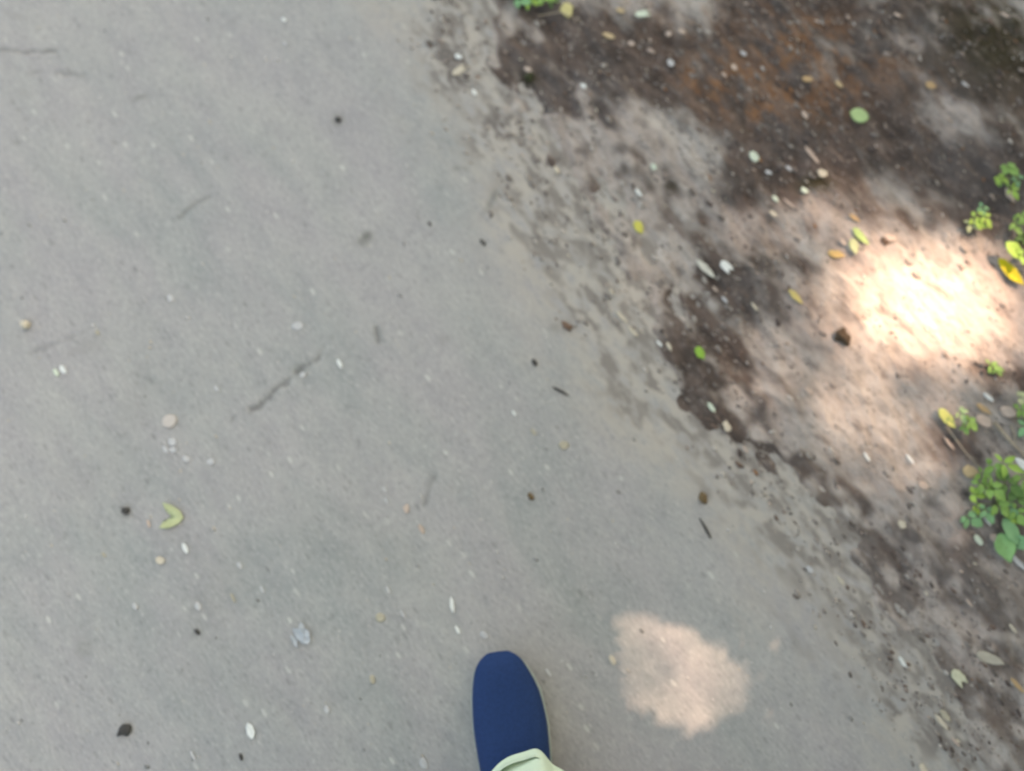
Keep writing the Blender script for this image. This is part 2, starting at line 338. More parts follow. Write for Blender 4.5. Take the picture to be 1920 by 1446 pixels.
def lump(name, px, py, Lpx, Wpx, Hpx, ang, m, label, cat, group=None, rough=.25, sub=2, sink=.3):
    global cnt; cnt += 1; rnd = random.Random(cnt * 17 + 3)
    bm = bmesh.new(); bmesh.ops.create_icosphere(bm, subdivisions=sub, radius=.5)
    off = Vector((rnd.uniform(0, 50), rnd.uniform(0, 50), rnd.uniform(0, 50)))
    from mathutils import noise as mn
    for v in bm.verts:
        v.co *= 1 + rough * mn.noise(v.co * 2.6 + off); v.co = Vector((v.co.x * Lpx * PX, v.co.y * Wpx * PX, v.co.z * Hpx * PX))
    me = bpy.data.meshes.new(name); bm.to_mesh(me); bm.free(); me.materials.append(m)
    me.polygons.foreach_set('use_smooth', [True] * len(me.polygons)); o = link(name, me)
    p = at(px, py); z = ground_z(p.x, p.y); o.location = (p.x, p.y, z + Hpx * PX * (.5 - sink)); o.rotation_euler = (0, 0, R(-ang))
    return tag(o, label, cat, group)

M_white = mat('bleached_petal', alb(226, 230, 226), .7); M_cream = mat('cream_chip', alb(206, 196, 176), .8); M_grey = mat('pale_grey_bit', alb(194, 195, 195), .7)
M_green_white = mat('green_white_petal', alb(208, 220, 200), .7); M_yel = mat('yellow_leaf', alb(206, 202, 100), .6); M_ygreen = mat('yellow_green_leaf', alb(184, 191, 146), .65)
M_green = mat('green_leaf', alb(132, 172, 92), .55, .14, 60); M_green2 = mat('blue_green_leaf', alb(128, 178, 128), .55, .12, 60); M_lime = mat('lime_leaf', alb(158, 194, 92), .55, .12, 60)
M_palegreen = mat('pale_green_leaf', alb(170, 196, 138), .6, .1, 60); M_tan = mat('tan_leaf', alb(200, 178, 140), .8); M_orange = mat('orange_leaf', alb(190, 160, 120), .75)
M_dark = mat('dark_seed', alb(72, 70, 68), .8); M_brown = mat('brown_seed', alb(112, 94, 68), .8); M_pink = mat('pinkish_chip', alb(196, 178, 164), .85); M_stem = mat('dry_stem', alb(186, 172, 152), .8)
M_gum = mat('flattened_gum', alb(196, 188, 180), .75, .06, 200); M_beige = mat('beige_chip', alb(178, 172, 152), .8); M_bark = mat('bark_bit', alb(120, 98, 84), .9)

# ---- on the asphalt
CH = 'pale petal chips lying on the asphalt'
def chip(px, py, L, W, a, label, m=M_white, kind='sliver', g=CH, name='petal_chip', **k): return flake(name, kind, px, py, L, W, a, m, label, 'chip', g, **k)
chip(533, 38, 15, 7, 50, 'small white chip alone near the top edge of the asphalt')
chip(535, 83, 12, 6, 45, 'faint pale chip just below the topmost white chip', M_grey)
chip(106, 699, 19, 9, 55, 'bluish white chip, left one of a close pair on the asphalt', M_green_white)
chip(119, 694, 20, 11, 52, 'white chip with square ends, right one of the close pair', kind='chip')
chip(637, 682, 20, 9, 62, 'bright white chip off the upper end of the dark crack')
chip(348, 1028, 23, 9, 62, 'bright white chip below the folded yellow green leaf')
chip(470, 1370, 30, 15, 68, 'largest white chip, low on the asphalt left of the shoe', curl=.08)
chip(848, 1134, 30, 8, 80, 'long narrow white chip above the toe of the shoe')
chip(858, 1181, 17, 7, 62, 'short white chip between the long narrow chip and the shoe toe')
chip(908, 1191, 20, 11, 45, 'bluish grey chip touching the ground right at the shoe toe', M_grey, kind='chip')
chip(713, 1158, 18, 16, 20, 'round beige chip left of the long narrow white chip', M_beige, 'round')
chip(755, 1151, 16, 6, 55, 'pale grey chip between the round beige chip and the long narrow one', M_grey)
chip(728, 1106, 16, 6, 58, 'thin pale chip above the round beige chip', M_grey)
chip(722, 918, 13, 6, 62, 'upper of two thin chips left of the pinkish one', M_grey)
chip(725, 939, 14, 5, 60, 'lower of two thin chips left of the pinkish one', M_grey)
chip(762, 954, 20, 11, 80, 'pinkish cream chip in the middle of the lower asphalt', M_pink, 'chip')
chip(790, 992, 20, 9, 60, 'dull pinkish chip below the pinkish cream one', M_pink, 'sliver')
chip(301, 1051, 18, 13, 10, 'cream chip left of the bright white chip under the folded leaf', M_cream, 'round')
chip(279, 982, 16, 6, 68, 'thin pale chip left of the folded yellow green leaf', M_pink)
chip(195, 1040, 12, 5, 50, 'tiny beige chip low on the left of the asphalt', M_beige)
chip(254, 1137, 15, 8, 60, 'small bluish chip below the cream chip', M_grey)
chip(350, 861, 16, 11, 30, 'pale bit just right of the cluster of grey bits', M_grey, 'round')
chip(396, 866, 14, 12, 0, 'faint bluish bit right of the cluster of grey bits', M_grey, 'round')
chip(362, 1416, 20, 5, 62, 'thin white chip at the bottom left edge', M_grey)
chip(964, 775, 14, 5, 58, 'thin white chip between the crack and the earth verge', M_white)
chip(1000, 810, 16, 6, 52, 'pale streak like chip below the thin white one', M_beige)
chip(1057, 835, 20, 16, 0, 'round beige chip on the asphalt near the verge', M_beige, 'round')
chip(1148, 1237, 20, 11, 65, 'yellowish chip at the left rim of the pink patch of light', M_cream, 'sliver')
chip(1028, 1261, 18, 6, 55, 'faint pale chip right beside the shoe', M_grey)
chip(407, 729, 14, 8, 50, 'pale chip left of the dark crack', M_grey)
chip(568, 703, 12, 11, 20, 'pale stone chip sitting in the dark crack', M_grey, 'round')
chip(183, 624, 12, 7, 60, 'pale chip right of the cream pebble', M_beige)
chip(558, 612, 22, 16, -20, 'faint whitish bit above the crack', M_grey, 'round')
chip(320, 560, 16, 11, 60, 'faint whitish bit in the upper left asphalt', M_grey, 'round')
chip(614, 1330, 16, 10, 70, 'pale chip between the largest white chip and the shoe', M_grey)
chip(698, 1273, 18, 10, 70, 'beige chip left of the shoe', M_beige, 'chip')
chip(795, 1432, 24, 14, 60, 'pale chip at the bottom edge left of the trouser leg', M_grey, 'chip')
chip(372, 1137, 16, 10, 60, 'pale bit right of the small bluish chip', M_grey, 'round')
chip(450, 1060, 14, 8, 55, 'pale chip in the lower middle of the asphalt', M_grey)
chip(492, 1105, 16, 6, 60, 'thin pale chip above the flattened whitish lump', M_grey)
chip(437, 1121, 20, 5, 62, 'long thin grey chip left above the flattened whitish lump', M_beige)
flake('gum_spot', 'round', 318, 790, 30, 27, 0, M_gum, 'round flattened pale gum spot left of the crack', 'gum', None, th=.0012, curl=.0)
flake('paper_scrap', 'chip', 324, 829, 19, 15, 20, M_grey, 'upper pale grey paper scrap under the gum spot', 'scrap', 'grey scraps under the gum spot')
flake('paper_scrap', 'chip', 325, 844, 16, 12, 0, M_grey, 'lower pale grey paper scrap under the gum spot', 'scrap', 'grey scraps under the gum spot')
flake('paper_scrap', 'sliver', 311, 843, 18, 8, 50, M_grey, 'narrow pale scrap left of the other two under the gum spot', 'scrap', 'grey scraps under the gum spot')
lump('pebble', 50, 611, 21, 19, 17, 15, M_cream, 'cream pebble at the left edge of the asphalt', 'pebble', rough=.5, sub=1, sink=.15)
lump('pebble', 634, 225, 13, 11, 9, 50, M_dark, 'dark round pebble alone on the upper asphalt', 'pebble')
lump('pebble', 236, 958, 16, 14, 11, 0, M_dark, 'dark round pebble left of the folded yellow green leaf', 'pebble', rough=.4)
lump('bark_crumb', 235, 1369, 28, 19, 13, -40, M_dark, 'largest dark crumb near the bottom left corner', 'crumb', rough=.8)
lump('seed', 905, 455, 17, 7, 6, 48, M_dark, 'dark seed on the asphalt below the grey smear', 'seed')
lump('seed', 1002, 680, 16, 9, 8, 55, M_dark, 'dark seed on the middle of the asphalt near the verge', 'seed')
lump('seed', 995, 931, 16, 10, 9, 60, M_brown, 'brown seed on the asphalt above the shoe', 'seed')
lump('seed', 1318, 934, 24, 15, 10, 80, M_brown, 'larger olive brown seed right of the other seeds', 'seed', rough=.5)
lump('seed', 370, 1185, 13, 7, 6, 40, M_dark, 'small dark seed low on the left asphalt', 'seed')
lump('seed', 806, 420, 12, 5, 4, 50, M_dark, 'tiny dark sliver seed above the dark seed', 'seed')
lump('twig', 1324, 994, 44, 5, 5, 62, M_dark, 'thin dark twig below the olive brown seed', 'twig', rough=.5)
lump('twig', 1050, 733, 34, 5, 5, 30, M_dark, 'thin grey twig on the asphalt edge in the middle', 'twig', rough=.5)
lump('seed', 452, 1419, 14, 6, 6, 70, M_dark, 'dark sliver seed at the bottom below the largest white chip', 'seed')
# whitish crumpled lump
def crumpled():
    root = bpy.data.objects.new('crumpled_tissue', None); C.objects.link(root); p = at(563, 1190); root.location = (p.x, p.y, ground_z(p.x, p.y))
    tag(root, 'crumpled whitish tissue flake on the asphalt left above the shoe', 'tissue')
    rnd = random.Random(4)
    for dx, dy, L, W, a in ((0, 0, 34, 18, 60), (9, 4, 26, 14, 40), (-9, -12, 26, 9, 55), (3, 12, 22, 11, 80), (12, -10, 18, 12, 10)):
        V, F = flake_geo(outline('chip', L * PX, W * PX, rnd), .0008, .12, rnd, .15)
        o = mk('fold', V, F, mat('tissue', alb(186, 194, 200), .7), root); o.location = (dx * PX, dy * PX, .0018 + rnd.uniform(0, .0015)); o.rotation_euler = (R(rnd.uniform(-14, 14)), R(rnd.uniform(-14, 14)), R(-a))
crumpled()
flake('folded_leaf', 'bent', 325, 970, 42, 42, 3, M_ygreen, 'folded yellow green leaf forming a V on the asphalt', 'leaf', None, curl=.06, fold=.12)

# ---- on the earth
E = 'pale bits lying on the earth verge'
def bit(px, py, L, W, a, label, m=M_white, kind='chip', name='petal_chip', cat='chip', g=E, **k): return flake(name, kind, px, py, L, W, a, m, label, cat, g, lift=.0025, **k)
bit(860, 108, 18, 11, 30, 'white chip above the curled beige bit on the upper asphalt edge')
bit(862, 133, 34, 15, -35, 'curled beige bit at the upper asphalt edge', M_cream, 'split')
bit(890, 175, 17, 9, 60, 'bright white chip on the asphalt edge below the curled beige bit')
bit(990, 132, 19, 11, 25, 'white chip in the upper earth right of the curled beige bit', M_pink)
bit(1094, 163, 17, 9, 40, 'bright white chip in the dark humus left of the rusty bark')
bit(1257, 120, 18, 14, 60, 'whitish round chip above the rusty bark', M_grey, 'round')
bit(1205, 28, 32, 15, -8, 'white shard with ragged ends near the top edge', M_green_white, 'split')
bit(1063, 22, 36, 28, 75, 'yellow beige leaf at the top edge', mat('yellow_beige_leaf', alb(202, 194, 138), .7), 'leaf', 'fallen_leaf', 'leaf', None)
bit(1141, 69, 28, 12, 25, 'tan elongated chip below the white shard', M_tan, 'sliver')
bit(1183, 83, 17, 13, 20, 'square pinkish chip right below the tan elongated one', M_pink)
bit(1253, 66, 15, 13, 0, 'dull pinkish chip, left of a pair under the top light patch', M_pink)
bit(1277, 61, 18, 12, 30, 'paler chip, right of the pair under the top light patch', M_pink)
bit(1164, 22, 22, 12, 20, 'tan chip left of the white shard at the top', M_tan)
bit(1393, 102, 17, 10, 40, 'grey white chip in the dark humus above the rusty bark', M_grey)
bit(1376, 128, 18, 12, 60, 'grey pink chip below the grey white one', M_pink)
bit(1357, 142, 16, 5, 45, 'thin pale sliver left below the grey pink chip', M_pink, 'sliver')
bit(1610, 218, 38, 32, 20, 'pale green round leaf on dark humus', M_palegreen, 'round', 'fallen_leaf', 'leaf', None)
bit(1413, 295, 24, 18, 50, 'bright white petal right of the dusty patch', M_green_white, 'round')
bit(1440, 325, 16, 9, 30, 'small greyish chip below the bright white petal', M_grey)
bit(1478, 317, 17, 8, 45, 'small bluish chip right of the greyish one', M_grey, 'sliver')
bit(1507, 358, 18, 12, 40, 'pale chip at the rim of the mossy spot', M_green_white)
bit(1540, 326, 26, 17, 15, 'tan chip at the lower end of the pinkish stick', M_cream)
bit(1521, 292, 46, 9, 52, 'pinkish tan stick lying above the tan chip', M_pink, 'sliver', 'stick', 'stick', None)
bit(1453, 374, 18, 10, 40, 'pale chip left of a thin white splinter', M_green_white)
bit(1478, 382, 32, 5, 45, 'thin white splinter above the large sunlit patch', M_pink, 'sliver', 'splinter', 'splinter', None)
bit(1449, 402, 20, 8, 45, 'pale chip below the thin white splinter', M_cream, 'sliver')
bit(1225, 315, 18, 12, 60, 'mint white chip in the dusty patch', M_green_white)
bit(1197, 363, 22, 7, 50, 'white sliver under the mint white chip', M_white, 'sliver')
bit(1212, 386, 16, 4, 45, 'tiny pinkish splinter under the white sliver', M_pink, 'sliver')
bit(1197, 428, 30, 20, 62, 'small bright yellow leaf on pale dust', M_yel, 'leaf', 'fallen_leaf', 'leaf', None, fold=.15)
bit(1323, 506, 52, 15, 46, 'long pale leaf sliver on the dark humus', mat('pale_leaf', alb(206, 206, 194), .7), 'leaf', 'fallen_leaf', 'leaf', None)
bit(1362, 502, 30, 18, 48, 'white notched shard right of the long pale leaf', M_white, 'split')
bit(1491, 558, 40, 13, 48, 'yellow narrow leaf on dark humus', mat('dull_yellow_leaf', alb(200, 186, 120), .7), 'leaf', 'fallen_leaf', 'leaf', None, fold=.15)
bit(1414, 576, 22, 6, 55, 'thin beige splinter left of the yellow narrow leaf', M_cream, 'sliver')
bit(1340, 543, 16, 6, 50, 'thin pinkish splinter below the long pale leaf', M_pink, 'sliver')
bit(1358, 563, 18, 6, 50, 'thin grey splinter below the pinkish one', M_grey, 'sliver')
bit(1312, 663, 28, 20, 60, 'small bright green leaf on the dark humus', mat('bright_green_leaf', alb(142, 186, 76), .6), 'leaf', 'fallen_leaf', 'leaf', None)
bit(1236, 645, 17, 6, 52, 'white splinter left of the small bright green leaf', M_white, 'sliver')
bit(1165, 595, 34, 7, 48, 'long pale splinter on dust at the asphalt edge', M_cream, 'sliver')
bit(1186, 622, 30, 7, 52, 'pale splinter continuing below the long one', M_cream, 'sliver')
bit(1146, 548, 16, 5, 50, 'tiny pale splinter above the long one', M_cream, 'sliver')
bit(1333, 764, 24, 9, 55, 'white sliver above the cream chip', M_green_white, 'sliver')
bit(1362, 800, 24, 16, 62, 'cream chip in the middle of the verge', M_cream)
bit(1396, 842, 18, 6, 55, 'pale splinter right below the cream chip', M_pink, 'sliver')
bit(1515, 733, 20, 9, 42, 'pinkish chip inside the lower sunlit patch', M_pink, 'sliver')
bit(1624, 857, 22, 7, 60, 'left one of two white splinters under the lower sunlit patch', M_white, 'sliver')
bit(1705, 861, 24, 7, 55, 'right one of two white splinters under the lower sunlit patch', M_white, 'sliver')
bit(1730, 911, 20, 14, 30, 'beige round chip left of the large green plant', M_pink, 'round')
bit(1690, 984, 20, 16, 40, 'cream square chip left below the large green plant', M_cream)
bit(1833, 1013, 24, 12, 52, 'cream oblong chip below the large green plant', M_green_white, 'round')
bit(1864, 1010, 26, 18, 45, 'dull beige chip beside the broad green leaf', M_pink)
bit(1849, 978, 22, 5, 50, 'thin white splinter just under the large green plant', M_white, 'sliver')
bit(1855, 1235, 54, 22, 20, 'pale oval leaf near the right edge', mat('pale_oval_leaf', alb(184, 178, 162), .75), 'leaf', 'fallen_leaf', 'leaf', None)
bit(1797, 1271, 36, 20, 50, 'split cream leaf below the pale oval leaf', mat('cream_leaf', alb(208, 208, 180), .7), 'split', 'fallen_leaf', 'leaf', None)
bit(1691, 1241, 26, 8, 55, 'white splinter left of the pale oval leaf', M_white, 'sliver')
bit(1763, 1353, 34, 9, 52, 'pale narrow petal near the bottom right corner', M_cream, 'sliver')
bit(1770, 1341, 26, 12, 55, 'short dull petal beside the pale narrow one', M_beige, 'sliver')
bit(1789, 1390, 24, 6, 48, 'dull splinter below the pale narrow petal', M_pink, 'sliver')
bit(1905, 1284, 36, 9, 50, 'orange brown twig piece at the right edge', M_orange, 'sliver', 'twig', 'twig', None)
bit(1729, 1440, 20, 12, 60, 'pale chip cut by the bottom edge under the verge', M_cream)
bit(1574, 1088, 22, 6, 55, 'cream splinter on the earth above the asphalt corner', M_cream, 'sliver')
bit(1518, 1068, 20, 10, 50, 'pale bluish chip at the asphalt edge', M_grey)
bit(1815, 1130, 20, 5, 50, 'thin pinkish splinter right of the grey hollow', M_pink, 'sliver')
bit(1897, 1178, 22, 6, 55, 'thin cream splinter near the right edge', M_cream, 'sliver')
bit(1851, 745, 26, 9, 42, 'bright white chip above the orange leaf', M_white, 'sliver')
bit(1843, 768, 34, 12, 40, 'orange leaf between the small plants', M_orange, 'leaf', 'fallen_leaf', 'leaf', None)
bit(1843, 790, 34, 22, 30, 'pinkish flat chip under the orange leaf', M_pink, 'round')
bit(1888, 773, 30, 22, 20, 'larger pinkish flat chip right of the orange leaf', M_pink, 'round')
bit(1774, 786, 48, 22, 52, 'lime yellow leaf at the rim of the lower sunlit patch', mat('lime_yellow_leaf', alb(206, 208, 122), .6), 'leaf', 'fallen_leaf', 'leaf', None, fold=.15)
bit(1567, 478, 34, 18, 15, 'orange cream leaf in the large sunlit patch', mat('orange_cream_leaf', alb(200, 170, 112), .7), 'leaf', 'fallen_leaf', 'leaf', None)
bit(1601, 410, 26, 10, 35, 'brownish curled leaf above the green white leaf', M_orange, 'leaf', 'fallen_leaf', 'leaf', None)
bit(1613, 445, 46, 16, 52, 'green leaf with a white sheen in the large sunlit patch', mat('fresh_green_leaf', alb(170, 196, 120), .5), 'leaf', 'fallen_leaf', 'leaf', None, fold=.2)
bit(1600, 463, 34, 20, 80, 'dull yellow leaf tucked under the green leaf', M_ygreen, 'leaf', 'fallen_leaf', 'leaf', None)
bit(1667, 447, 26, 13, 20, 'pinkish chip right of the green leaf', M_pink)
bit(1579, 455, 20, 9, 50, 'pale chip left of the green leaf', M_pink)
bit(1893, 512, 70, 26, 52, 'bright yellow leaf at the right edge of the sunlit patch', mat('bright_yellow_leaf', alb(206, 190, 40), .6), 'leaf', 'fallen_leaf', 'leaf', None, fold=.2)
bit(1892, 368, 34, 13, 62, 'beige leaf hanging under the upper right sprig', M_pink, 'leaf', 'fallen_leaf', 'leaf', None)
bit(1818, 885, 34, 24, 15, 'tan yellow leaf at the upper left rim of the large green plant', M_tan, 'leaf', 'fallen_leaf', 'leaf', None)
bit(1778, 832, 30, 7, 55, 'pinkish splinter above the large green plant', M_pink, 'sliver')
bit(1905, 1052, 46, 10, 50, 'pale curved strip at the right edge below the broad leaves', M_grey, 'sliver')
bit(1882, 30, 22, 8, 35, 'pale splinter in the mossy upper right corner', M_pink, 'sliver')
bit(1681, 30, 18, 8, 30, 'pinkish splinter near the top of the dark humus', M_pink, 'sliver')
bit(1808, 160, 20, 6, 40, 'white splinter in the upper right earth', M_grey, 'sliver')
bit(1508, 217, 20, 11, 60, 'pinkish grey chip left of the pale green round leaf', M_pink, 'sliver')
bit(1572, 160, 22, 10, 45, 'tan chip in the humus above the pale green round leaf', M_tan)
bit(1512, 150, 22, 14, 10, 'brown yellow leaf scrap right of the rusty bark', M_orange)
bit(1743, 162, 24, 16, 20, 'brown yellow leaf scrap in the upper right humus', M_orange)
lump('pine_cone', 1578, 632, 28, 24, 20, 30, mat('cone', alb(84, 70, 56), .9), 'dark brown lump below the large sunlit patch', 'cone', rough=1.0, sub=3)
lump('bark_crumb', 1653, 458, 18, 13, 10, 40, M_bark, 'brown crumb beside the pinkish chip in the sunlit patch', 'crumb', rough=.8)
lump('bark_crumb', 993, 147, 18, 16, 12, 0, mat('mossy_crumb', alb(62, 66, 44), .9), 'dark mossy crumb below a white chip in the upper earth', 'crumb', rough=.8)
lump('bark_crumb', 1062, 612, 22, 14, 10, 45, M_bark, 'reddish brown crumb on dust at the asphalt edge', 'crumb', rough=.9)

# ------------------------------------------------------------------ small plants
def stem_geo(pts, r0, r1):
    V = []; F = []; n = 6
    for i, p in enumerate(pts):
        d = (pts[min(i + 1, len(pts) - 1)] - pts[max(i - 1, 0)]).normalized(); a = d.orthogonal().normalized(); b = d.cross(a); r = r0 + (r1 - r0) * i / (len(pts) - 1)
        for k in range(n): V.append(p + (a * math.cos(k * math.tau / n) + b * math.sin(k * math.tau / n)) * r)
    for i in range(len(pts) - 1):
        for k in range(n): F.append((i * n + k, i * n + (k + 1) % n, (i + 1) * n + (k + 1) % n, (i + 1) * n + k))
    F.append(tuple(range(n))); F.append(tuple(range(len(V) - n, len(V)))); return V, F
def plant(name, px, py, leaves, label, cat='plant', group='green seedlings growing in the earth'):
    p = at(px, py); z = ground_z(p.x, p.y); root = bpy.data.objects.new(name, None); C.objects.link(root); root.location = (p.x, p.y, z); tag(root, label, cat, group)
    rnd = random.Random(int(px * 7 + py)); V = []; F = []
    for lx, ly, L, W, a, m, h in leaves:
        q = at(lx, ly, z + h); e = Vector((q.x - p.x, q.y - p.y, h)); mid = Vector((e.x * .35, e.y * .35, h * .75))
        v, f = stem_geo([Vector((0, 0, -.004)), mid, e - Vector((0, 0, .001))], .0011, .0007); o_ = len(V); V += v; F += [tuple(i + o_ for i in t) for t in f]
        broad = W >= 30
        for da, sc_, off in (((0, 1, 0),) if broad else ((0, .66, .30), (58, .46, .12), (-64, .5, .14), (rnd.uniform(110, 250), .36, .1))):
            lv, lf = flake_geo(outline('leaf', L * PX * sc_, W * PX * min(1, sc_ * 1.25), rnd), .0005, rnd.uniform(-.10, .03), rnd, rnd.uniform(.15, .45))
            r_ = R(-a + da + rnd.uniform(-12, 12)); o = mk('leaf', lv, lf, m, root)
            o.location = e + Vector((math.cos(r_), math.sin(r_), 0)) * (L * PX * (off + (.5 * sc_ if not broad else 0)) * .8) + Vector((0, 0, rnd.uniform(-.002, .002)))
            o.rotation_euler = (R(rnd.uniform(-24, 24)), R(rnd.uniform(-22, 22)), r_)
    mk('stem', V, F, mat('green_stem', alb(128, 140, 88), .7), root)
g, b_, l_, y_ = M_green, M_green2, M_lime, M_ygreen
plant('seedling', 1872, 945, [(1862, 872, 44, 26, 60, g, .03), (1880, 868, 52, 22, 38, l_, .038), (1838, 905, 40, 22, 35, g, .026), (1858, 912, 44, 24, 48, g, .034), (1822, 925, 34, 20, 20, l_, .02), (1886, 905, 50, 26, 50, mat('deep_green_leaf', alb(98, 134, 74), .55), .03),
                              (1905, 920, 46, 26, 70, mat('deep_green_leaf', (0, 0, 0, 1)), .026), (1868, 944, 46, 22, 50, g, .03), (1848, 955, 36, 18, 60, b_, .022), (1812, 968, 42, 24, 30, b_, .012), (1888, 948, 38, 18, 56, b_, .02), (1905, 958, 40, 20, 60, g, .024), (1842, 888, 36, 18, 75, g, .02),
                              (1918, 890, 44, 22, 80, g, .03), (1898, 970, 30, 16, 40, l_, .02), (1830, 946, 26, 14, 70, l_, .014)], 'largest green seedling with many small leaves at the right edge')
bit(1890, 880, 50, 16, 38, 'whitish curled petal caught on the largest green seedling', M_white, 'leaf', 'fallen_petal', 'petal', None).location.z += .042
plant('seedling', 1915, 1010, [(1897, 998, 56, 34, 55, b_, .022), (1886, 1028, 56, 34, 80, mat('mid_green_leaf', alb(134, 180, 116), .55), .018), (1924, 1020, 50, 30, 20, b_, .02)], 'seedling with broad bluish green leaves under the largest one')
plant('seedling', 1898, 345, [(1888, 312, 34, 24, 40, g, .03), (1872, 332, 30, 16, 30, l_, .022), (1896, 352, 34, 14, 65, l_, .026), (1880, 340, 22, 12, 50, g, .018), (1906, 330, 30, 14, 80, b_, .02)], 'upper right seedling standing on dark earth above a beige leaf')
plant('seedling', 1838, 414, [(1826, 408, 34, 18, 60, l_, .02), (1844, 404, 36, 14, 50, l_, .024), (1818, 420, 32, 16, 35, y_, .014), (1842, 388, 26, 14, 80, b_, .022), (1834, 418, 24, 12, 20, l_, .02)], 'lime green seedling at the top rim of the large sunlit patch')
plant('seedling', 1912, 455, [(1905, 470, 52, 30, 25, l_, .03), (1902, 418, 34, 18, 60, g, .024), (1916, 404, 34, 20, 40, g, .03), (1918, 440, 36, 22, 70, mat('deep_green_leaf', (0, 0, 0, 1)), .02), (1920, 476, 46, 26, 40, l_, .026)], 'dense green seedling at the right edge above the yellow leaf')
plant('seedling', 1812, 790, [(1800, 772, 30, 14, 60, M_palegreen, .018), (1816, 790, 30, 20, 40, g, .024), (1808, 800, 20, 12, 80, g, .014)], 'tiny seedling beside the lime yellow leaf')
plant('seedling', 1918, 790, [(1914, 765, 38, 24, 50, g, .026), (1922, 800, 44, 22, 60, b_, .022), (1912, 745, 30, 20, 20, y_, .018)], 'seedling cut by the right edge beside the larger pinkish chip')
plant('seedling', 1856, 686, [(1856, 684, 34, 15, 40, g, .012), (1866, 692, 22, 11, 55, g, .009)], 'faint seedling in the shade right below the bright light patch')
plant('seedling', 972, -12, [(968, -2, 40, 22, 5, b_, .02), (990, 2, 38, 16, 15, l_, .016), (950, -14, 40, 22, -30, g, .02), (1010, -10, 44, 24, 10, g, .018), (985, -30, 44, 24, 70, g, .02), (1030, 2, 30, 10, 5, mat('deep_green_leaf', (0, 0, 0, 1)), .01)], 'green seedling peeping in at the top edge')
def dry_stem(name, pix, r, label, h=.006):
    pts = [at(*q) for q in pix]; zs = [ground_z(p.x, p.y) for p in pts]
    pts = [Vector((p.x, p.y, z + h + r)) for p, z in zip(pts, zs)]; V, F = stem_geo(pts, r, r * .5); c = pts[0].copy()
    o = mk(name, [v - c for v in V], F, M_stem); o.location = c; tag(o, label, 'stem', 'dry stems beside the large plant')
dry_stem('dry_stem', [(1768, 800), (1788, 825), (1806, 850), (1836, 884)], .0012, 'pale thin dry stem leading to the tan yellow leaf')
dry_stem('dry_stem', [(1854, 795), (1872, 815), (1890, 836), (1925, 872)], .0028, 'thicker dry stem passing above the largest seedling')
dry_stem('dry_stem', [(1884, 800), (1892, 815), (1893, 835)], .002, 'short grey dry stem right beside the thicker one')
dry_stem('dry_stem', [(1010, 30), (1050, 28), (1090, 44)], .0009, 'hair thin stem under the yellow beige leaf at the top')

# ------------------------------------------------------------------ uncountable litter: soil crumbs, leaf fragments, grit
def stuff(name, label, items, mlist):
    V = []; F = []; MI = []
    for (v, f, mi) in items:
        o_ = len(V); V += v; F += [tuple(i + o_ for i in t) for t in f]; MI += [mi] * len(f)
    me = bpy.data.meshes.new(name); me.from_pydata(V, [], F)
    for m in mlist: me.materials.append(m)
    me.polygons.foreach_set('material_index', MI); me.polygons.foreach_set('use_smooth', [True] * len(F)); me.update()
    o = link(name, me); o['kind'] = 'stuff'; o['label'] = label; return o
_ico = bmesh.new(); bmesh.ops.create_icosphere(_ico, subdivisions=1, radius=.5); ICV = [v.co.copy() for v in _ico.verts]; ICF = [tuple(v.index for v in f.verts) for f in _ico.faces]; _ico.free()
def rock(x, y, z, L, W, H, a, rnd):
    ca, sa = math.cos(a), math.sin(a); out = []
    for v in ICV:
        s = rnd.uniform(.7, 1.2); X, Y, Z = v.x * L * s, v.y * W * s, v.z * H * s
        out.append((x + X * ca - Y * sa, y + X * sa + Y * ca, z + Z + H * .2))
    return out
def frag(x, y, z, L, W, a, rnd, th=.0007):
    pts = outline(rnd.choice(['chip', 'sliver', 'chip']), L, W, rnd); ca, sa = math.cos(a), math.sin(a); tx, ty = rnd.uniform(-.35, .35), rnd.uniform(-.35, .35)
    V = []
    for s in (1, -1):
        for (px, py) in pts: V.append((x + px * ca - py * sa, y + px * sa + py * ca, z + px * tx + py * ty + s * th / 2))
    n = len(pts); return V, [tuple(range(n)), tuple(range(2 * n - 1, n - 1, -1))] + [(k, k + n, (k + 1) % n + n, (k + 1) % n) for k in range(n)]
nr = np.random.RandomState(11)
def scatter(n, lo=(-.2, -.7), hi=(1.6, 1.15)):
    x = nr.uniform(lo[0], hi[0], n); y = nr.uniform(lo[1], hi[1], n); return x, y
def A_(rnd): return R(-50 + rnd.gauss(0, 17))
